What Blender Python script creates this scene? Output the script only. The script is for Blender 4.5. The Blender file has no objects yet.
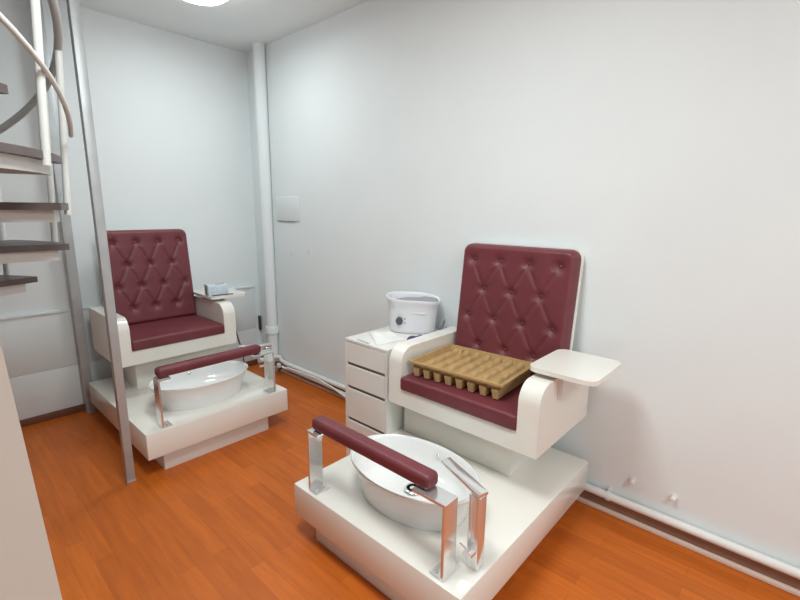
import bpy, bmesh, math, random
from mathutils import Vector, Matrix
random.seed(7)
PI = math.pi
scene = bpy.context.scene
COL = scene.collection

# ------------------------------------------------------------------ materials
def mat(name, col, rough=.5, metal=0., bump=0., bscale=40., var=0., vscale=6., coat=0., emit=None, spec=None):
    m = bpy.data.materials.new(name); m.use_nodes = True
    nt = m.node_tree; n = nt.nodes; b = n['Principled BSDF']
    b.inputs['Base Color'].default_value = (*col, 1); b.inputs['Roughness'].default_value = rough
    b.inputs['Metallic'].default_value = metal; b.inputs['Coat Weight'].default_value = coat
    if spec is not None: b.inputs['Specular IOR Level'].default_value = spec
    tc = n.new('ShaderNodeTexCoord')
    if var > 0:
        t = n.new('ShaderNodeTexNoise'); t.inputs['Scale'].default_value = vscale; t.inputs['Detail'].default_value = 4
        nt.links.new(tc.outputs['Object'], t.inputs['Vector'])
        r = n.new('ShaderNodeValToRGB')
        r.color_ramp.elements[0].position = .3; r.color_ramp.elements[1].position = .7
        r.color_ramp.elements[0].color = (*[c*(1-var) for c in col], 1)
        r.color_ramp.elements[1].color = (*[min(1, c*(1+var)) for c in col], 1)
        nt.links.new(t.outputs['Fac'], r.inputs['Fac']); nt.links.new(r.outputs['Color'], b.inputs['Base Color'])
    if bump > 0:
        t = n.new('ShaderNodeTexNoise'); t.inputs['Scale'].default_value = bscale; t.inputs['Detail'].default_value = 5
        nt.links.new(tc.outputs['Object'], t.inputs['Vector'])
        bp = n.new('ShaderNodeBump'); bp.inputs['Strength'].default_value = bump; bp.inputs['Distance'].default_value = .01
        nt.links.new(t.outputs['Fac'], bp.inputs['Height']); nt.links.new(bp.outputs['Normal'], b.inputs['Normal'])
    if emit:
        b.inputs['Emission Color'].default_value = (*emit[0], 1); b.inputs['Emission Strength'].default_value = emit[1]
    return m

def floor_mat():
    m = bpy.data.materials.new('laminate'); m.use_nodes = True
    nt = m.node_tree; n = nt.nodes; L = nt.links; b = n['Principled BSDF']
    tc = n.new('ShaderNodeTexCoord')
    mp = n.new('ShaderNodeMapping'); mp.inputs['Rotation'].default_value = (0, 0, PI/2)
    L.new(tc.outputs['Object'], mp.inputs['Vector'])
    br = n.new('ShaderNodeTexBrick'); br.offset = .37; br.offset_frequency = 2
    br.inputs['Scale'].default_value = 1; br.inputs['Brick Width'].default_value = .52; br.inputs['Row Height'].default_value = .072
    br.inputs['Mortar Size'].default_value = .0008; br.inputs['Mortar Smooth'].default_value = .4
    br.inputs['Color1'].default_value = (.62, .152, .017, 1); br.inputs['Color2'].default_value = (.50, .116, .012, 1)
    br.inputs['Mortar'].default_value = (.38, .078, .008, 1); br.inputs['Bias'].default_value = -.1
    L.new(mp.outputs['Vector'], br.inputs['Vector'])
    mp2 = n.new('ShaderNodeMapping'); mp2.inputs['Scale'].default_value = (26, 2.2, 1)
    L.new(tc.outputs['Object'], mp2.inputs['Vector'])
    ns = n.new('ShaderNodeTexNoise'); ns.inputs['Scale'].default_value = 1.6; ns.inputs['Detail'].default_value = 6
    L.new(mp2.outputs['Vector'], ns.inputs['Vector'])
    rp = n.new('ShaderNodeValToRGB'); rp.color_ramp.elements[0].position = .3; rp.color_ramp.elements[1].position = .72
    rp.color_ramp.elements[0].color = (.84, .80, .75, 1); rp.color_ramp.elements[1].color = (1.06, 1.04, 1.0, 1)
    L.new(ns.outputs['Fac'], rp.inputs['Fac'])
    mx = n.new('ShaderNodeMix'); mx.data_type = 'RGBA'; mx.blend_type = 'MULTIPLY'; mx.inputs['Factor'].default_value = 1
    L.new(br.outputs['Color'], mx.inputs['A']); L.new(rp.outputs['Color'], mx.inputs['B'])
    L.new(mx.outputs['Result'], b.inputs['Base Color'])
    b.inputs['Roughness'].default_value = .42; b.inputs['Specular IOR Level'].default_value = .35
    return m

M = {}
M['wall'] = mat('wall_paint', (.805, .85, .865), .85, bump=.05, bscale=18, var=.012, vscale=2.5, spec=.15)
M['ceil'] = mat('ceiling_paint', (.86, .92, .93), .9, spec=.1, bump=.03, bscale=25, var=.01)
M['tile'] = mat('dado_board', (.755, .79, .80), .5, bump=.03, bscale=12, var=.015)
M['panel'] = mat('partition_paint', (.62, .57, .51), .7, bump=.04, var=.012)
M['floor'] = floor_mat()
M['skirt'] = mat('brown_skirting', (.17, .06, .035), .55, var=.12, vscale=14)
M['skirt_r'] = mat('paler_skirting', (.27, .14, .095), .55, var=.1, vscale=14)  # paler brown than the back skirting
M['strip'] = mat('pink_trunking', (.72, .58, .50), .5, var=.04)
M['pipe'] = mat('pipe_paint', (.80, .79, .77), .45, var=.02, bump=.02)
M['white'] = mat('white_lacquer', (.86, .83, .77), .18, var=.012, vscale=4, coat=.3)
M['white_in'] = mat('white_laminate', (.80, .785, .75), .3, var=.012)
M['ceramic'] = mat('ceramic', (.86, .86, .85), .08, var=.006, coat=.5)
M['maroon'] = mat('maroon_leatherette', (.160, .031, .041), .46, bump=.12, bscale=160, var=.10, vscale=9)
M['button'] = mat('maroon_button', (.14, .028, .038), .45, var=.08, vscale=30)
M['chrome'] = mat('chrome', (.84, .84, .84), .18, .80, var=.02)
M['steel'] = mat('galvanised_steel', (.47, .49, .50), .45, .35, bump=.05, bscale=30, var=.08, vscale=9)
M['pole'] = mat('painted_steel', (.74, .75, .73), .4, var=.03)
M['rail'] = mat('grey_rail', (.52, .54, .53), .4, var=.04)
M['tread'] = mat('tread_wood', (.125, .10, .095), .45, bump=.05, var=.14, vscale=12)
M['gap'] = mat('drawer_groove', (.20, .15, .12), .6, var=.05)
M['pulp'] = mat('moulded_pulp', (.47, .30, .13), .9, bump=.35, bscale=90, var=.12, vscale=16)
M['plastic'] = mat('warmer_plastic', (.80, .80, .84), .3, var=.01)
M['inner_shade'] = mat('tub_shade_grey', (.50, .50, .53), .4, var=.02)  # grey stands in for the shade inside the foot bath
M['knob'] = mat('grey_knob', (.09, .09, .10), .4, var=.05)
M['grey'] = mat('mid_grey', (.30, .31, .32), .45, var=.06)
M['dark'] = mat('dark_plastic', (.045, .045, .05), .4, var=.1)
M['purple'] = mat('purple_film', (.12, .11, .24), .4, var=.1)
M['towel'] = mat('towel_cloth', (.84, .84, .82), .9, bump=.3, bscale=200, var=.02)
M['blue'] = mat('pale_blue_card', (.62, .70, .80), .5, var=.08, vscale=40)
M['boxgrey'] = mat('grey_card', (.30, .32, .33), .5, var=.08, vscale=40)
M['cover'] = mat('cover_plate', (.765, .80, .815), .7, var=.01, spec=.2)
M['lamp'] = mat('lamp_diffuser', (.9, .9, .9), .4, emit=((.95, 1, .99), 16.))

# ------------------------------------------------------------------ mesh helpers
def link(name, bm, m, parent=None, smooth=False, loc=None, rotz=0., angle=None):
    bmesh.ops.recalc_face_normals(bm, faces=bm.faces)
    me = bpy.data.meshes.new(name); bm.to_mesh(me); bm.free()
    me.materials.append(m)
    if smooth:
        for p in me.polygons: p.use_smooth = True
        if angle is not None: me.set_sharp_from_angle(angle=math.radians(angle))
    o = bpy.data.objects.new(name, me); COL.objects.link(o)
    if parent: o.parent = parent
    if loc: o.location = loc
    if rotz: o.rotation_euler = (0, 0, rotz)
    return o

def add_box(bm, x0, x1, y0, y1, z0, z1, bev=0., seg=2, mtx=None):
    r = bmesh.ops.create_cube(bm, size=1)
    vs = r['verts']
    for v in vs:
        v.co = Vector(((x0+x1)/2+v.co.x*(x1-x0), (y0+y1)/2+v.co.y*(y1-y0), (z0+z1)/2+v.co.z*(z1-z0)))
    if bev > 0:
        es = list({e for v in vs for e in v.link_edges})
        rr = bmesh.ops.bevel(bm, geom=es, offset=bev, segments=seg, affect='EDGES', profile=.5)
        vs = list({v for f in rr['faces'] for v in f.verts} | {v for v in vs if v.is_valid})
    if mtx is not None:
        for v in vs: v.co = mtx @ v.co
    return vs

def box(name, dims, m, parent=None, bev=.004, seg=2, mtx=None, **k):
    bm = bmesh.new(); add_box(bm, *dims, bev, seg, mtx)
    return link(name, bm, m, parent, smooth=True, angle=35, **k)

def add_tube(bm, pts, r, n=10, cap=True, closed=False):
    pts = [Vector(p) for p in pts]; rings = []
    N = len(pts); up = None
    for i, p in enumerate(pts):
        a = pts[i-1] if (i > 0 or closed) else p
        b = pts[(i+1) % N] if (i < N-1 or closed) else p
        t = (b-a).normalized()
        if up is None:
            up = Vector((0, 0, 1)) if abs(t.z) < .9 else Vector((1, 0, 0))
        s = t.cross(up).normalized(); up = s.cross(t).normalized()
        rad = r[i] if isinstance(r, (list, tuple)) else r
        rings.append([bm.verts.new(p+(s*math.cos(2*PI*k/n)+up*math.sin(2*PI*k/n))*rad) for k in range(n)])
    M_ = N if closed else N-1
    for i in range(M_):
        A, B = rings[i], rings[(i+1) % N]
        for k in range(n): bm.faces.new((A[k], A[(k+1) % n], B[(k+1) % n], B[k]))
    if cap and not closed:
        bm.faces.new(rings[0][::-1]); bm.faces.new(rings[-1])

def tube(name, pts, r, m, parent=None, n=10, **k):
    bm = bmesh.new(); add_tube(bm, pts, r, n)
    return link(name, bm, m, parent, smooth=True, angle=50, **k)

def add_lathe(bm, prof, n=48, sx=1., sy=1., cx=0., cy=0., close_top=True, close_bot=True):
    rings = [[bm.verts.new((cx+r*sx*math.cos(2*PI*k/n), cy+r*sy*math.sin(2*PI*k/n), z)) for k in range(n)] for r, z in prof]
    for A, B in zip(rings, rings[1:]):
        for k in range(n): bm.faces.new((A[k], A[(k+1) % n], B[(k+1) % n], B[k]))
    if close_bot: bm.faces.new(rings[0][::-1])
    if close_top: bm.faces.new(rings[-1])

def add_prism(bm, poly, axis, a, b):
    """poly = 2-D outline, extruded along axis from a to b; outline uses the other two axes in order"""
    def P(u, v, w):
        return (w, u, v) if axis == 'x' else (u, w, v) if axis == 'y' else (u, v, w)
    A = [bm.verts.new(P(u, v, a)) for u, v in poly]; B = [bm.verts.new(P(u, v, b)) for u, v in poly]
    n = len(poly); bm.faces.new(A); bm.faces.new(B[::-1])
    for k in range(n): bm.faces.new((A[k], B[k], B[(k+1) % n], A[(k+1) % n]))
    return A+B

def rrect(x0, x1, z0, z1, r, n=6):
    rs = r if isinstance(r, (list, tuple)) else (r,)*4          # bl, br, tr, tl
    out = []
    for (cx, cz, a0, rr) in ((x0+rs[0], z0+rs[0], PI, rs[0]), (x1-rs[1], z0+rs[1], 1.5*PI, rs[1]),
                             (x1-rs[2], z1-rs[2], 0, rs[2]), (x0+rs[3], z1-rs[3], PI/2, rs[3])):
        for k in range(n+1):
            a = a0+PI/2*k/n; out.append((cx+rr*math.cos(a), cz+rr*math.sin(a)))
    return out

def bevel_all(bm, off, seg=2, ang=40):
    es = [e for e in bm.edges if len(e.link_faces) == 2 and e.calc_face_angle(0) > math.radians(ang)]
    bmesh.ops.bevel(bm, geom=es, offset=off, segments=seg, affect='EDGES', profile=.5)

def tag(o, label, cat, group=None):
    o['label'] = label; o['category'] = cat
    if group: o['group'] = group
    return o

def thing(name, label, cat, loc=(0, 0, 0), rotz=0, group=None):
    o = bpy.data.objects.new(name, None); COL.objects.link(o)
    o.empty_display_size = .1; o.location = loc; o.rotation_euler = (0, 0, rotz)
    return tag(o, label, cat, group)

def struct(o):
    o['kind'] = 'structure'; return o

def copy_tree(o, parent=None):
    c = o.copy(); COL.objects.link(c)
    if parent: c.parent = parent
    for ch in list(o.children): copy_tree(ch, c)
    return c

# ------------------------------------------------------------------ the room
XR, YB, ZC = 2.238, 3.87, 2.82
struct(box('floor', (-2.3, XR+.1, -2.6, YB+.1, -.1, 0), M['floor'], bev=0))
struct(box('wall_right', (XR, XR+.1, -2.6, YB+.1, 0, ZC+1.2), M['wall'], bev=0))
struct(box('wall_back', (-2.3, XR, YB, YB+.1, 0, ZC+1.2), M['wall'], bev=0))
struct(box('wall_left', (-2.4, -2.3, -2.6, YB+.1, 0, ZC+1.2), M['wall'], bev=0))
# ceiling with the opening the stair climbs through
bm = bmesh.new()
HX0, HX1, HY0, HY1 = -1.25, .54, 1.60, YB
for d in ((-2.3, HX0, -2.6, YB), (HX1, XR, -2.6, YB), (HX0, HX1, -2.6, HY0)):
    add_box(bm, *d, ZC, ZC+.25)
struct(link('ceiling', bm, M['ceil']))
bm = bmesh.new()
add_box(bm, -2.3, XR, -2.6, YB, ZC+1.1, ZC+1.2)
struct(link('ceiling_upper', bm, M['ceil']))
# dado boxing along the foot of the back wall
bm = bmesh.new()
add_box(bm, -2.3, 2.178, 3.852, YB, 0, .36, .003); add_box(bm, -2.3, 2.178, 3.852, YB, .3608, .760, .003)
add_box(bm, -2.3, 2.182, 3.842, YB, .760, .778, .004)
struct(link('trim_1', bm, M['tile'], smooth=True, angle=35))
struct(box('baseboard_back', (-2.3, 2.17, 3.838, 3.852, 0, .052), M['skirt'], bev=.004))
bm = bmesh.new(); add_box(bm, XR-.014, XR, -2.6, YB, .0, .075, .003)
struct(link('baseboard_right', bm, M['skirt_r'], smooth=True, angle=35))
struct(box('trim_2', (XR-.034, XR-.014, -2.6, 3.50, 0, .022), M['strip'], bev=.005))
# partition edge close to the camera on the left
bm = bmesh.new()
e0, e1 = (.0752, .86), (.1015, .86)
poly = [(-2.3, 0), (.1345, 0), (.0165, 2.45), (-2.3, 2.45)]
add_prism(bm, poly, 'y', .82, .86)
struct(link('wall_front', bm, M['panel']))

# ------------------------------------------------------------------ ceiling lamps
def lamp(x, y, label, power, k=1.):
    t = thing('ceiling_light', label, 'ceiling light', (x, y, ZC), 0, 'round ceiling lights')
    bm = bmesh.new(); add_lathe(bm, [(.185*k, -.03), (.19*k, -.028), (.19*k, 0)], 40)
    link('lamp_base', bm, M['plastic'], t, smooth=True, angle=40)
    bm = bmesh.new(); add_lathe(bm, [(.03*k, -.085), (.09*k, -.080), (.14*k, -.066), (.17*k, -.045), (.178*k, -.0302)], 40)
    link('lamp_shade', bm, M['lamp'], t, smooth=True, angle=60)
    ld = bpy.data.lights.new('lamp_bulb', 'AREA'); ld.shape = 'DISK'; ld.size = .34*k; ld.energy = power; ld.color = (.90, 1, .99)
    lo = bpy.data.objects.new('lamp_bulb', ld); COL.objects.link(lo); lo.parent = t; lo.location = (0, 0, -.09)
    return t
lamp(1.41, 2.94, 'round glowing ceiling light above the chairs near the back corner', 8)
lamp(.65, 1.05, 'round ceiling light nearer the front of the room', 16.5, 2.2)
lamp(.6, -1.6, 'round ceiling light at the front end of the room', 22, 2.2)

# ------------------------------------------------------------------ pedicure chair
def tuft(u, v, W, H, btn):
    """height of the tufted front, u in [-W/2, W/2], v in [0, H]"""
    e = min(W/2-abs(u), v, H-v); rim = .030
    h = .062*(1-max(0, 1-e/rim)**2.2)**.5 if e < rim else .062
    f = min(1, max(0, (e-.012)/.05))
    d = 0
    for bx, bz in btn:
        q = math.hypot(u-bx, v-bz); d = max(d, .026*math.exp(-(q/.026)**1.5))
    dl = 1e9
    for (ax, az), (bx, bz) in SEG:
        px, pz = u-ax, v-az; ex, ez = bx-ax, bz-az
        t = max(0, min(1, (px*ex+pz*ez)/(ex*ex+ez*ez)))
        dl = min(dl, math.hypot(px-ex*t, pz-ez*t))
    d = max(d, .0085*math.exp(-(dl/.010)**1.2))
    return max(.004, h-d*f)

BW, BH = .655, .685
ROWS = []
for i, v in enumerate((.595, .437, .282, .127)):
    xs = (-.247, -.082, .082, .247) if i % 2 == 0 else (-.165, 0, .165)
    ROWS.append([(x, v) for x in xs])
BTN = [b for r in ROWS for b in r]
SEG = []
for A, B in zip(ROWS, ROWS[1:]):
    for a in A:
        for b in B:
            if abs(a[0]-b[0]) < .1: SEG.append((a, b))
for a in ROWS[0]: SEG.append((a, (a[0], BH)))

def make_chair():
    t = thing('pedicure_chair', '', 'chair')
    # platform and the recessed plinth under it
    box('platform', (-.455, .464, -1.12, 0, .115, .27), M['white'], t, bev=.005, seg=2)
    box('plinth', (-.36, .33, -1.075, -.04, 0, .1145), M['white_in'], t, bev=.003)
    box('pedestal', (-.425, .242, -.40, -.02, .2705, .4895), M['white'], t, bev=.003)
    # moulded shell: floor slab and two arms with rounded fronts
    bm = bmesh.new()
    add_box(bm, -.335, .325, -.53, .03, .49, .582)
    R = .085
    prof = [(-.53, .49), (.03, .49), (.03, .80)]
    for k in range(13):
        a = PI/2+PI/2*k/12; prof.append((-.53+R+R*math.cos(a), .80-R+R*math.sin(a)))
    for x0, x1 in ((-.42, -.335), (.325, .42)):
        vs = add_prism(bm, prof, 'x', x0, x1)
        es = [e for e in {e for v in vs for e in v.link_edges} if min(w.co.z for w in e.verts) > .60
              and abs(e.verts[0].co.x-e.verts[1].co.x) < 1e-5 and max(w.co.y for w in e.verts) - min(w.co.y for w in e.verts) > 1e-4]
        es = [e for e in es if len(e.link_faces) == 2 and e.calc_face_angle(0) > 1]
        bmesh.ops.bevel(bm, geom=es, offset=.02, segments=4, affect='EDGES', profile=.5)
    link('seat_shell', bm, M['white'], t, smooth=True, angle=30)
    # seat cushion
    bm = bmesh.new(); NX, NY = 28, 20
    x0, x1, y0, y1, z0, z1 = -.334, .324, -.543, -.062, .583, .652
    def sq(c, r=.018): return c
    vs = add_box(bm, x0, x1, y0, y1, z0, z1)
    bmesh.ops.bevel(bm, geom=list({e for v in vs for e in v.link_edges}), offset=.016, segments=4, affect='EDGES', profile=.6)
    bmesh.ops.subdivide_edges(bm, edges=[e for e in bm.edges if e.calc_length() > .2], cuts=14, use_grid_fill=True)
    for v in bm.verts:
        if v.co.z > .60:
            u = (v.co.x-x0)/(x1-x0); w = (v.co.y-y0)/(y1-y0)
            v.co.z += .012*(max(0, math.sin(PI*u))*max(0, math.sin(PI*w)))**.5
    link('seat_cushion', bm, M['maroon'], t, smooth=True, angle=60)
    # backrest: white back shell, tufted pad, buttons
    rot = Matrix.Translation((0, -.045, .635)) @ Matrix.Rotation(math.radians(-6.5), 4, 'X')
    bm = bmesh.new()
    add_prism(bm, rrect(-BW/2-.004, BW/2+.004, -.07, BH+.006, (.01, .01, .053, .053)), 'y', .0, .024)
    bevel_all(bm, .008, 3, 60)
    for v in bm.verts: v.co = rot @ v.co
    link('backrest_frame', bm, M['white'], t, smooth=True, angle=35)
    bm = bmesh.new(); NU, NV = 132, 126; cr = .05
    grid = []
    for j in range(NV+1):
        row = []
        for i in range(NU+1):
            u = -BW/2+BW*i/NU; v = BH*j/NV
            h = tuft(u, v, BW, BH, BTN)
            # round the two upper corners
            uu, vv = u, v
            du, dv = abs(u)-(BW/2-cr), v-(BH-cr)
            if du > 0 and dv > 0:
                mx = max(du, dv); q = math.hypot(du, dv)
                s = mx/q; uu = math.copysign(BW/2-cr+du*s, u); vv = BH-cr+dv*s
            row.append(bm.verts.new(rot @ Vector((uu, -h, vv))))
        grid.append(row)
    for j in range(NV):
        for i in range(NU): bm.faces.new((grid[j][i], grid[j][i+1], grid[j+1][i+1], grid[j+1][i]))
    ring = [grid[0][i] for i in range(NU+1)]+[grid[j][NU] for j in range(1, NV+1)]+[grid[NV][i] for i in range(NU-1, -1, -1)]+[grid[j][0] for j in range(NV-1, 0, -1)]
    inv = rot.inverted()
    back = []
    for v in ring:
        c = inv @ v.co; c.y = -.0005; back.append(bm.verts.new(rot @ c))
    n = len(ring)
    for k in range(n): bm.faces.new((ring[k], back[k], back[(k+1) % n], ring[(k+1) % n]))
    pad = link('backrest', bm, M['maroon'], t, smooth=True, angle=70)
    for bx, bz in BTN:
        bm = bmesh.new()
        bmesh.ops.create_uvsphere(bm, u_segments=12, v_segments=8, radius=.0125)
        for v in bm.verts: v.co = rot @ Vector((v.co.x+bx, v.co.y*.55-.0375, v.co.z+bz))
        link('button', bm, M['button'], pad, smooth=True)
    # oval basin
    cy = -.827
    bm = bmesh.new()
    prof = [(.80, .2705), (.82, .272), (.835, .29), (.87, .33), (.93, .385), (.985, .413), (1.0, .418), (1.0, .424), (.985, .427), (.965, .424), (.94, .405), (.90, .36), (.82, .318), (.60, .299), (.30, .293), (.04, .291)]
    add_lathe(bm, prof, 72, .32, .208, 0, cy)
    bas = link('basin', bm, M['ceramic'], t, smooth=True, angle=50)
    bm = bmesh.new(); add_lathe(bm, [(.038, .2935), (.042, .297), (.038, .302), (.027, .304), (.023, .299), (.003, .308)], 28, 1, 1, -.005, cy+.015)
    o = link('drain', bm, M['chrome'], bas, smooth=True, angle=50); o['label'] = 'chrome pop-up drain'
    bm = bmesh.new(); add_lathe(bm, [(.0285, .3035), (.0285, .3046), (.0245, .3046), (.0245, .3035)], 28, 1, 1, -.005, cy+.015)
    link('drain_gap', bm, M['dark'], bas, smooth=True, angle=40)
    bm = bmesh.new(); add_lathe(bm, [(.009, 0), (.010, .003), (.005, .004)], 16)
    mt = Matrix.Translation((.0, cy+.186, .385)) @ Matrix.Rotation(math.radians(75), 4, 'X')
    for v in bm.verts: v.co = mt @ v.co
    link('overflow', bm, M['chrome'], bas, smooth=True)
    # foot rest: maroon bar on two chrome straps
    bm = bmesh.new(); vs = add_box(bm, -.352, .300, -1.094, -1.026, .5605, .617)
    bmesh.ops.bevel(bm, geom=list({e for v in vs for e in v.link_edges}), offset=.020, segments=5, affect='EDGES', profile=.5)
    o = link('footrest_pad', bm, M['maroon'], t, smooth=True, angle=50); o['label'] = 'maroon padded footrest bar'
    for s, xp, xi in ((-1, -.362, -.29), (1, .382, .24)):
        bm = bmesh.new(); th = .012
        y0, y1 = -1.106, -1.034
        xo = xp*1.0
        add_box(bm, min(xo, xo-s*th), max(xo, xo-s*th), y0, y1,    .271, .5600, .0015, 1)
        add_box(bm, min(xo-s*th*.9, xi), max(xo-s*th*.9, xi), y0, y1, .548, .5600, .0015, 1)
        add_box(bm, min(xo-s*th*.9, xo-s*.058), max(xo-s*th*.9, xo-s*.058), y0, y1, .2712, .279, .0015, 1)
        o = link('footrest_bracket', bm, M['chrome'], t, smooth=True, angle=35); o['label'] = 'chrome footrest bracket'
        for yy in (-1.088, -1.052):
            bm = bmesh.new(); add_lathe(bm, [(.0065, .279), (.0065, .282), (.004, .2835)], 12, 1, 1, xo-s*.040, yy)
            link('screw', bm, M['steel'], o, smooth=True, angle=40)
    # tap beside the basin
    bm = bmesh.new()
    add_box(bm, .395, .441, -.990, -.944, .2705, .556, .006, 3)
    fa = link('tap', bm, M['chrome'], t, smooth=True, angle=35); fa['label'] = 'chrome square tap'
    bm = bmesh.new()
    mt = Matrix.Translation((.42, -.967, .558)) @ Matrix.Rotation(math.radians(163), 4, 'Z') @ Matrix.Rotation(math.radians(-4), 4, 'Y')
    add_box(bm, -.024, .195, -.022, .022, 0, .015, .003, 2, mt)
    link('spout', bm, M['chrome'], fa, smooth=True, angle=35)
    bm = bmesh.new()
    add_tube(bm, [(.418, -.988, .345), (.418, -1.022, .345)], .0175, 20)
    add_tube(bm, [(.412, -1.010, .355), (.395, -1.030, .385)], .0035, 8)
    link('tap_handle', bm, M['chrome'], fa, smooth=True, angle=40)
    # swivel side tray over the left arm
    bm = bmesh.new()
    add_prism(bm, rrect(.300, .592, -.425, -.072, .045, 6), 'z', .822, .842)
    bevel_all(bm, .006, 3, 50)
    tr = link('side_tray', bm, M['white'], t, smooth=True, angle=35)
    bm = bmesh.new()
    add_prism(bm, [(-.36, .8215), (-.13, .8215), (-.13, .745), (-.30, .700), (-.36, .705)], 'x', .4205, .440)
    add_box(bm, .34, .44, -.33, -.16, .801, .8215)
    link('tray_bracket', bm, M['white_in'], tr)
    return t

chairB = make_chair()
chairB.location = (1.192, 3.665, 0); chairB.scale = (.985, 1, 1)
chairA = copy_tree(chairB)
for ch in chairB.children:
    nm = ch.name.split('.')[0]
    if nm in ('seat_shell', 'seat_cushion', 'backrest_frame', 'backrest'):
        ch.scale = (.962, 1, 1); ch.location.x = .42*.038
    if nm == 'pedestal': ch.location.x = .165
    if nm in ('backrest_frame', 'backrest'): ch.scale.z = 1.012; ch.scale.x = .935; ch.location.x = .33*.057
chairA.scale = (1, 1, 1); chairA.location = (2.165, 1.136, 0); chairA.rotation_euler = (0, 0, -PI/2)
tag(chairB, 'maroon tufted pedicure chair with foot basin against the back wall, behind the grey post', 'chair', 'pedicure chairs')
tag(chairA, 'maroon tufted pedicure chair with foot basin nearest the camera, holding a cardboard tray', 'chair', 'pedicure chairs')

# ------------------------------------------------------------------ drawer unit beside the near chair
cab = thing('drawer_unit', 'narrow white drawer unit between the near pedicure chair and the wall pipes', 'drawer cabinet', (0, 0, 0))
X0, X1, Y0, Y1 = 1.655, 2.185, 1.592, 1.936
bm = bmesh.new()
add_box(bm, X0, X1, Y0, Y0+.016, .0, .745, .001, 1); add_box(bm, X0, X1, Y1-.016, Y1, .0, .745, .001, 1)
add_box(bm, X0, X1, Y0, Y1, .745, .762, .002, 2); add_box(bm, X0+.02, X1, Y0+.016, Y1-.016, .02, .07)
add_box(bm, X1-.012, X1, Y0+.016, Y1-.016, .02, .745); add_box(bm, X0+.004, X0+.02, Y0+.016, Y1-.016, .0, .068)
link('body', bm, M['white_in'], cab, smooth=True, angle=35)
box('inner_groove', (X0+.014, X0+.024, Y0+.0162, Y1-.0162, .07, .7445), M['gap'], cab, bev=0)
for za, zb in ((.622, .742), (.478, .602), (.276, .458), (.072, .256)):
    box('drawer', (X0+.001, X0+.0138, Y0+.018, Y1-.018, za, zb), M['white_in'], cab, bev=.0015, seg=1)

# foot bath / wax warmer on the drawer unit
ZT = .7625
w = thing('foot_bath', 'white oval foot bath with dark grey knob on top of the drawer unit', 'foot bath', (2.065, 1.765, ZT), math.radians(-57))
w.scale = (1.02, 1.02, 1.18)
bm = bmesh.new(); n = 56
def wprof():
    return [(.80, 0, 0), (.86, .004, 0), (.885, .02, 0), (.90, .06, 0), (.93, .11, 0), (.96, .145, .5), (1.03, .160, 1), (1.045, .168, 1), (1.035, .175, 1), (1.0, .176, 1), (.95, .168, 1), (.90, .12, .5), (.86, .05, 0), (.70, .035, 0), (.05, .033, 0)]
rings = []
for r, z, k in wprof():
    ring = []
    for i in range(n):
        a = 2*PI*i/n
        # higher rim at both ends, rounded-rectangle plan
        c, s = math.cos(a), math.sin(a)
        p = 2.6; q = (abs(c)**p+abs(s)**p)**(-1/p)
        ring.append(bm.verts.new((r*q*c*.158, r*q*s*.112, z+k*(.012*math.cos(a)**2*(-1 if c > 0 else 1)+.010*(s > 0)*s))))
    rings.append(ring)
for A, B in zip(rings, rings[1:]):
    for k in range(n): bm.faces.new((A[k], A[(k+1) % n], B[(k+1) % n], B[k]))
bm.faces.new(rings[0][::-1]); bm.faces.new(rings[-1])
link('tub', bm, M['plastic'], w, smooth=True, angle=60)
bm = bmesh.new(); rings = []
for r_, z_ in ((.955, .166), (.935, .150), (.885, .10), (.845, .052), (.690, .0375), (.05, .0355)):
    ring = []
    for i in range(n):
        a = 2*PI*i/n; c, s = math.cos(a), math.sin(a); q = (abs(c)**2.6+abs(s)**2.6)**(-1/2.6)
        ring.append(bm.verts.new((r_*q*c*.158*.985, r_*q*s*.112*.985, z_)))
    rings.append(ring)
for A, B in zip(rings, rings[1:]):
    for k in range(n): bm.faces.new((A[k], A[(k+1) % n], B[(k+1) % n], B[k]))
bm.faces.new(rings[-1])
link('inner_shade', bm, M['inner_shade'], w, smooth=True, angle=60)  # added skin over the tub's inside, its shading put into the colour
def front_disc(name, x, z, y, r, d, m):
    bm = bmesh.new(); add_lathe(bm, [(r, 0), (r, d*.8), (r*.85, d), (r*.3, d*1.02)], 24)
    mt = Matrix.Translation((x, y, z)) @ Matrix.Rotation(PI/2, 4, 'X')
    for v in bm.verts: v.co = mt @ v.co
    return link(name, bm, m, w, smooth=True, angle=40)
front_disc('knob', -.066, .068, -.098, .021, .016, M['knob'])
front_disc('indicator', -.034, .058, -.101, .0045, .004, M['grey'])
front_disc('indicator', -.034, .079, -.101, .0045, .004, M['grey'])
box('nameplate', (.01, .085, -.107, -.100, .108, .114), M['cover'], w, bev=.001)

def cloth(name, pts, z, th, m):
    bm = bmesh.new(); N = 16
    P = [Vector((*p, 0)) for p in pts]
    def at(u, v): return P[0]*(1-u)*(1-v)+P[1]*u*(1-v)+P[2]*u*v+P[3]*(1-u)*v
    top, bot = [], []
    for j in range(N+1):
        rt, rb = [], []
        for i in range(N+1):
            u, v = i/N, j/N; p = at(u, v)
            h = th*(.75+.25*math.sin(5*u+2*v)+.3*math.sin(9*v-4*u)*.5)
            e = min(u, v, 1-u, 1-v); h *= min(1, .35+e*9)
            rt.append(bm.verts.new((p.x, p.y, z+h))); rb.append(bm.verts.new((p.x, p.y, z)))
        top.append(rt); bot.append(rb)
    for j in range(N):
        for i in range(N):
            bm.faces.new((top[j][i], top[j][i+1], top[j+1][i+1], top[j+1][i])); bm.faces.new((bot[j][i], bot[j+1][i], bot[j+1][i+1], bot[j][i+1]))
    ed = lambda g: [g[0][i] for i in range(N)]+[g[j][N] for j in range(N)]+[g[N][N-i] for i in range(N)]+[g[N-j][0] for j in range(N)]
    A, B = ed(top), ed(bot)
    for k in range(4*N): bm.faces.new((A[k], B[k], B[(k+1) % (4*N)], A[(k+1) % (4*N)]))
    return link(name, bm, m, smooth=True, angle=60)
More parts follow.
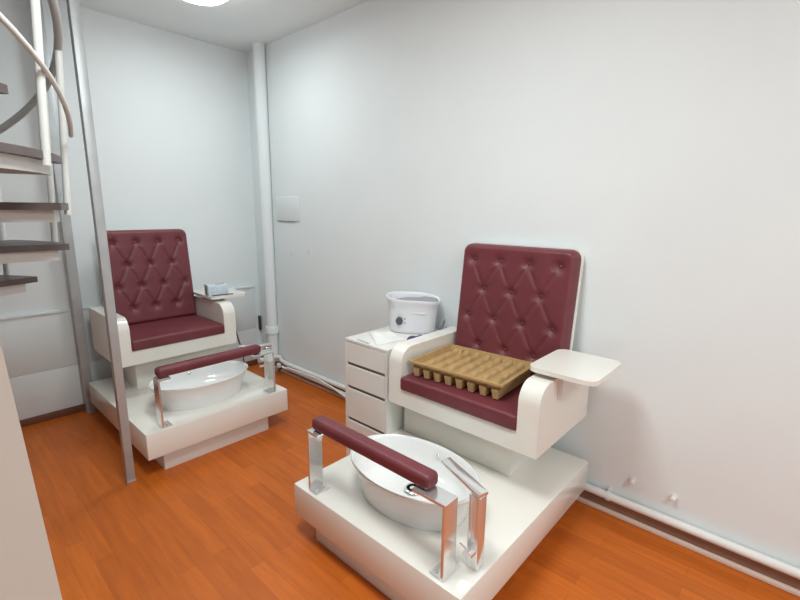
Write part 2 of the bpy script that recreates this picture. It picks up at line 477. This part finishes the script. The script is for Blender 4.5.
tag(cloth('folded_towel', [(1.80, 1.880), (1.675, 1.69), (1.855, 1.640), (1.90, 1.79)], ZT, .022, M['towel']), 'folded white towel in front of the foot bath on the drawer unit', 'towel')
tag(tube('paper_roll', [(1.678, 1.846, ZT+.0065), (1.668, 1.745, ZT+.0065)], .006, M["cover"]), 'thin pale stick at the front edge of the drawer unit', 'stick')
pk = cloth('purple_packet', [(1.855, 1.632), (1.895, 1.632), (1.985, 1.618), (1.965, 1.603)], ZT, .022, M['purple'])
tag(pk, 'small dark purple packet at the foot bath base, by the chair arm', 'packet')
tag(tube('power_cable', [(2.20, 1.640, ZT+.004), (2.165, 1.628, ZT+.004), (2.145, 1.620, ZT+.028), (2.165, 1.612, ZT+.06), (2.195, 1.618, ZT+.065), (2.205, 1.630, ZT+.03), (2.19, 1.633, ZT+.004)], .0045, M['grey']), 'looped grey cable behind the foot bath near the chair back', 'cable')

# ------------------------------------------------------------------ pulp tray on the near seat
ct = thing('cardboard_tray', 'tan moulded cardboard tray with ribs on the near maroon seat', 'tray', (1.868, 1.190, .664), math.radians(3.5))
bm = bmesh.new()
LX, LY, H = .195, .262, .077                     # half sizes, rim height
def ringrect(bm, hx, hy, z): return [bm.verts.new((sx*hx, sy*hy, z)) for sx, sy in ((-1, -1), (1, -1), (1, 1), (-1, 1))]
seq = [ringrect(bm, LX-.022, LY-.022, .044), ringrect(bm, LX-.012, LY-.012, H-.004), ringrect(bm, LX, LY, H-.010), ringrect(bm, LX, LY, H), ringrect(bm, LX-.014, LY-.014, H), ringrect(bm, LX-.024, LY-.024, .048)]
for A, B in zip(seq, seq[1:]):
    for k in range(4): bm.faces.new((A[k], A[(k+1) % 4], B[(k+1) % 4], B[k]))
bm.faces.new(seq[0][::-1]); bm.faces.new(seq[-1])
link('shell', bm, M['pulp'], ct)
NR = 8
def bar_bm(A, B):
    bm = bmesh.new()
    A = [bm.verts.new(p) for p in A]; B = [bm.verts.new(p) for p in B]
    bm.faces.new(A[::-1]); bm.faces.new(B)
    for q in range(4): bm.faces.new((A[q], A[(q+1) % 4], B[(q+1) % 4], B[q]))
    bevel_all(bm, .003, 2)
    return bm
for k in range(NR):
    yc = -LY+.040+(2*LY-.08)*k/(NR-1)
    xa, xb = -LX+.008, LX-.012
    link('foot', bar_bm(((xa+.006, yc-.013, 0), (xb-.006, yc-.013, 0), (xb-.006, yc+.013, 0), (xa+.006, yc+.013, 0)),
                        ((xa, yc-.018, .0445), (xb, yc-.018, .0445), (xb, yc+.018, .0445), (xa, yc+.018, .0445))), M['pulp'], ct)
for k in range(NR-1):
    yc = -LY+.040+(2*LY-.08)*(k+.5)/(NR-1)
    L_ = LX-.030
    bm = bmesh.new(); N = 40; rows = []
    for i in range(N+1):
        x = -L_+2*L_*i/N; t_ = i/N
        h = .0135+.0035*math.cos(8*PI*t_)+.006*max(0, t_-.84)/.16
        wd_ = .019
        rows.append([bm.verts.new((x, yc+sy*wd_*q, 0.0485+h*hh)) for sy, q, hh in ((-1, 1, 0), (-1, .72, .85), (-1, .55, 1), (1, .55, 1), (1, .72, .85), (1, 1, 0))])
    for A, B in zip(rows, rows[1:]):
        for q in range(6): bm.faces.new((A[q], A[(q+1) % 6], B[(q+1) % 6], B[q]))
    bm.faces.new(rows[0]); bm.faces.new(rows[-1][::-1])
    link('rib', bm, M['pulp'], ct, smooth=True, angle=60)
for yc in (-.06, .0, .17):
    link('corner_post', bar_bm(((LX-.052, yc-.014, .0485), (LX-.018, yc-.014, .0485), (LX-.018, yc+.014, .0485), (LX-.052, yc+.014, .0485)),
                        ((LX-.034, yc-.009, .066), (LX-.016, yc-.009, .066), (LX-.016, yc+.009, .066), (LX-.034, yc+.009, .066))), M['pulp'], ct)

# ------------------------------------------------------------------ things on the far chair's tray
gb = thing('small_box', 'small pale blue box with a grey end on the far chair armrest', 'box', (1.545, 3.345, .8425), math.radians(-14))
box('carton', (-.040, .105, -.045, .045, 0, .075), M['blue'], gb, bev=.003)
o = box('end_panel', (-.050, -.0402, -.046, .046, 0, .078), M['boxgrey'], gb, bev=.002); o['label'] = 'dark grey end of the box'
bm = bmesh.new(); add_tube(bm, [(.02, -.0, .0755), (.07, .01, .0755), (.085, .012, .083)], .004, 8)
link('flap', bm, M['grey'], gb, smooth=True)
tag(tube('dark_strip', [(1.505, 3.278, .8465), (1.60, 3.268, .8465), (1.66, 3.252, .8465)], .004, M['dark']), 'thin dark strip lying in front of the small pale blue box', 'tool')  # plain thin dark strip on the tray

# ------------------------------------------------------------------ posts
def sq_post(x, y, s, label):
    t = thing('steel_post', label, 'post', (x, y, 0), 0, 'square steel posts')
    box('shaft', (-s/2, s/2, -s/2, s/2, .004, ZC-.0005), M['steel'], t, bev=.003)
    box('foot_sleeve', (-s/2-.0015, s/2+.0015, -s/2-.0015, s/2+.0015, 0, .012), M['steel'], t, bev=.001)
    return t
sq_post(.666, 2.622, .042, 'grey galvanised square post on the wood floor in front of the far chair')
sq_post(.762, 3.790, .056, 'grey square post standing against the back wall behind the spiral stair')

# ------------------------------------------------------------------ spiral stair
CX, CY, RS = -.321, 2.51, .828
st = thing('spiral_staircase', 'spiral staircase with dark treads and pale steel railings at the left edge', 'staircase', (CX, CY, 0))
STEP = math.radians(25.438); RISE = .181
def th(k): return math.radians(-34.088)+STEP*k
def zt(k): return 1.692-RISE*k
tube('centre_pole', [(0, 0, 0), (0, 0, ZC+1.05)], .05, M['pole'], st, n=20)
KS = range(-8, 10)
for k in KS:
    z = zt(k)
    if z < .05 or z > ZC+.2: continue
    a0, a1 = th(k)-math.radians(17), th(k)+math.radians(17)
    out = [(.052*math.cos(a0), .052*math.sin(a0))]
    for q in range(9):
        a = a0+(a1-a0)*q/8; out.append((RS*math.cos(a), RS*math.sin(a)))
    out.append((.052*math.cos(a1), .052*math.sin(a1)))
    bm = bmesh.new(); add_prism(bm, out, 'z', z-.028, z); bevel_all(bm, .004, 2, 50)
    tr = link('tread', bm, M['tread'], st, smooth=True, angle=35); tr['label'] = 'dark wood tread'
    bm = bmesh.new()
    pin = lambda r, a: (r*math.cos(a), r*math.sin(a))
    b0, b1 = a0+.05, a1-.05
    rim = [pin(RS-.035, b0+(b1-b0)*q/8) for q in range(9)]
    rin = [pin(RS-.041, b1-(b1-b0)*q/8) for q in range(9)]
    add_prism(bm, rim+rin, 'z', z-.075, z-.0285)
    for ang in (b0, b1):
        d = Vector((math.cos(ang), math.sin(ang), 0)); nrm = Vector((-d.y, d.x, 0))*.003
        p0, p1 = d*.056, d*(RS-.036)
        A = [bm.verts.new((*(p+sg*nrm).xy, zz)) for p, sg, zz in ((p0, 1, z-.075), (p1, 1, z-.075), (p1, 1, z-.0285), (p0, 1, z-.0285))]
        B = [bm.verts.new((*(p-nrm).xy, zz)) for p, zz in ((p0, z-.075), (p1, z-.075), (p1, z-.0285), (p0, z-.0285))]
        bm.faces.new(A); bm.faces.new(B[::-1])
        for q in range(4): bm.faces.new((A[q], B[q], B[(q+1) % 4], A[(q+1) % 4]))
    o = link('tread_bracket', bm, M['pole'], tr); o['label'] = 'pale steel bracket'
RR = RS-.012
def helix(k0, k1, dz, r):
    pts = []
    N = int((k1-k0)*6)
    for i in range(N+1):
        k = k0+(k1-k0)*i/N
        pts.append((r*math.cos(th(k)), r*math.sin(th(k)), zt(k)+dz))
    return pts
for k in KS:
    z = zt(k)
    if z < .05 or z > ZC-.3: continue
    kk = k+(.10 if k == 0 else .153 if k == 1 else -.16)
    a = th(kk); r = RR+.012
    rad = .0145 if k == 0 else .0135
    o = tube('baluster', [(r*math.cos(a), r*math.sin(a), z-.05), (.87*math.cos(a), .87*math.sin(a), z+.66-RISE*(kk-k))], rad, M['pole'], st, n=12)
tube('handrail', helix(-6, 8, .66, .87), .0155, M['rail'], st, n=12)
tube('mid_rail', helix(-6, 1.0, .28, .87), .0095, M['pole'], st, n=10)

# ------------------------------------------------------------------ pipes and fittings
t = thing('soil_pipe', 'thick white vertical pipe standing in the back corner', 'pipe', (2.188, 3.585, 0))
tube('shaft', [(0, 0, .43), (0, 0, ZC-.001)], .050, M['wall'], t, n=28)
bm = bmesh.new(); add_lathe(bm, [(.052, .355), (.060, .362), (.062, .41), (.056, .43), (.0502, .431)], 28)
link('collar', bm, M['wall'], t, smooth=True, angle=40)
bm = bmesh.new(); add_lathe(bm, [(.048, .0), (.048, .3548)], 28); link('foot', bm, M['wall'], t, smooth=True, angle=40)
tag(tube('heating_pipe', [(2.208, -2.55, .098), (2.208, .5, .098), (2.208, 3.40, .100), (2.204, 3.47, .112), (2.19, 3.488, .15), (2.15, 3.497, .158), (2.00, 3.50, .160)], .0195, M['pipe'], n=14), 'white heating pipe running along the right wall above the skirting', 'pipe')
tp = thing('thin_pipe', 'thin pale pipe with a dark valve below the heating pipe, left of the drawer unit', 'pipe', (0, 0, 0))
tube('run', [(2.19, 1.95, .052), (2.195, 2.9, .060), (2.19, 3.36, .062), (2.178, 3.405, .070), (2.165, 3.425, .085)], .011, M['pipe'], tp, n=12)
bm = bmesh.new(); add_tube(bm, [(2.168, 3.421, .080), (2.155, 3.440, .098), (2.135, 3.447, .110), (2.11, 3.452, .115)], [.017, .026, .024, .015], 16)
o = link('valve', bm, M['dark'], tp, smooth=True, angle=40); o['label'] = 'dark valve body'
bm = bmesh.new(); add_tube(bm, [(2.138, 3.420, .104), (2.128, 3.398, .100)], .019, 14); link('valve_cap', bm, M['pipe'], tp, smooth=True, angle=40)
tube('tail', [(2.112, 3.452, .115), (2.06, 3.457, .117), (1.97, 3.458, .118)], .011, M['pipe'], tp, n=12)
tag(tube('white_cable', [(2.171, 3.34, .088), (2.169, 3.15, .096), (2.166, 2.95, .103), (2.166, 2.86, .102), (2.164, 2.70, .085), (2.158, 2.45, .045), (2.150, 2.20, .012), (2.14, 2.0, .0085)], .008, M['pipe'], n=10), 'loose white cable sagging off the pipes left of the drawer unit', 'cable')
for y, z, lab in ((.480, .213, 'small white pipe cap on the right wall, nearer the chair platform'), (.304, .205, 'small white pipe cap on the right wall, further from the chair platform')):
    t = thing('capped_stub', lab, 'pipe cap', (XR, y, z), 0, 'capped stubs above the heating pipe')
    bm = bmesh.new(); add_tube(bm, [(-.0005, 0, 0), (-.006, 0, 0)], .016, 16); link('flange', bm, M['pipe'], t, smooth=True, angle=40)
    bm = bmesh.new(); add_tube(bm, [(-.006, 0, 0), (-.026, 0, 0), (-.030, 0, 0)], [.011, .011, .007], 16); link('cap', bm, M['pipe'], t, smooth=True, angle=40)
t = thing('pipe_clip', 'white clip holding the heating pipe beside the near chair platform', 'clip', (2.208, .575, .098))
bm = bmesh.new(); add_tube(bm, [(0, -.009, 0), (0, .009, 0)], .0235, 18); link('ring', bm, M['pipe'], t, smooth=True, angle=40)
bm = bmesh.new(); add_box(bm, .010, .0295, -.008, .008, .012, .034, .002); link('tab', bm, M['pipe'], t)
t = thing('junction_box', 'square white cover plate on the right wall beside the corner pipe', 'cover plate', (XR, 3.325, 1.49))
box('cover', (-.009, 0, -.165, .165, -.098, .105), M['cover'], t, bev=.004)
box('lip', (-.010, 0, -.10, .135, -.103, -.0982), M['grey'], t, bev=.001)
for y, z, lab in ((3.285, 1.125, 'small pale wall plug below the cover plate, closer to the corner'), (3.06, 1.147, 'small pale wall plug below the cover plate, further from the corner')):
    tag(box('wall_plug', (XR-.006, XR-.0005, y-.014, y+.014, z-.022, z+.022), M['cover'], bev=.002), lab, 'wall plug', 'wall plugs under the cover plate')
tag(box('wall_clip', (2.212, 2.228, 3.835, 3.8695, .335, .475), M['dark'], bev=.004), 'dark grey upright clip on the back wall beside the corner pipe', 'clip')
tag(tube('dark_cable', [(1.962, 3.846, .42), (1.968, 3.843, .36), (1.985, 3.842, .29), (2.01, 3.842, .20), (2.02, 3.832, .10), (2.02, 3.83, .008)], .005, M['dark']), 'thin dark cable hanging down the low back wall panel beside the far chair', 'cable')

# ------------------------------------------------------------------ world, camera, view
wd = bpy.data.worlds.new('daylight'); scene.world = wd; wd.use_nodes = True
bg = wd.node_tree.nodes['Background']; bg.inputs['Color'].default_value = (.88, .99, 1, 1); bg.inputs['Strength'].default_value = .95

f, yaw, pitch, roll = 449.063, math.radians(47.774), math.radians(11.418), math.radians(.602)
d = Vector((math.sin(yaw)*math.cos(pitch), math.cos(yaw)*math.cos(pitch), -math.sin(pitch)))
r = Vector((math.cos(yaw), -math.sin(yaw), 0)); u = r.cross(d)
xr = r*math.cos(roll)+u*math.sin(roll); yu = -r*math.sin(roll)+u*math.cos(roll)
cd = bpy.data.cameras.new('camera'); cam = bpy.data.objects.new('camera', cd); COL.objects.link(cam)
mw = Matrix((xr, yu, -d)).transposed().to_4x4(); mw.translation = Vector((0, 0, 1.5)); cam.matrix_world = mw
cd.sensor_fit = 'HORIZONTAL'; cd.sensor_width = 36; cd.lens = 36*f/800; cd.clip_start = .02
scene.camera = cam
vs = scene.view_settings; vs.view_transform = 'Standard'; vs.look = 'None'; vs.gamma = 1; vs.exposure = -0.13; vs.use_curve_mapping = False
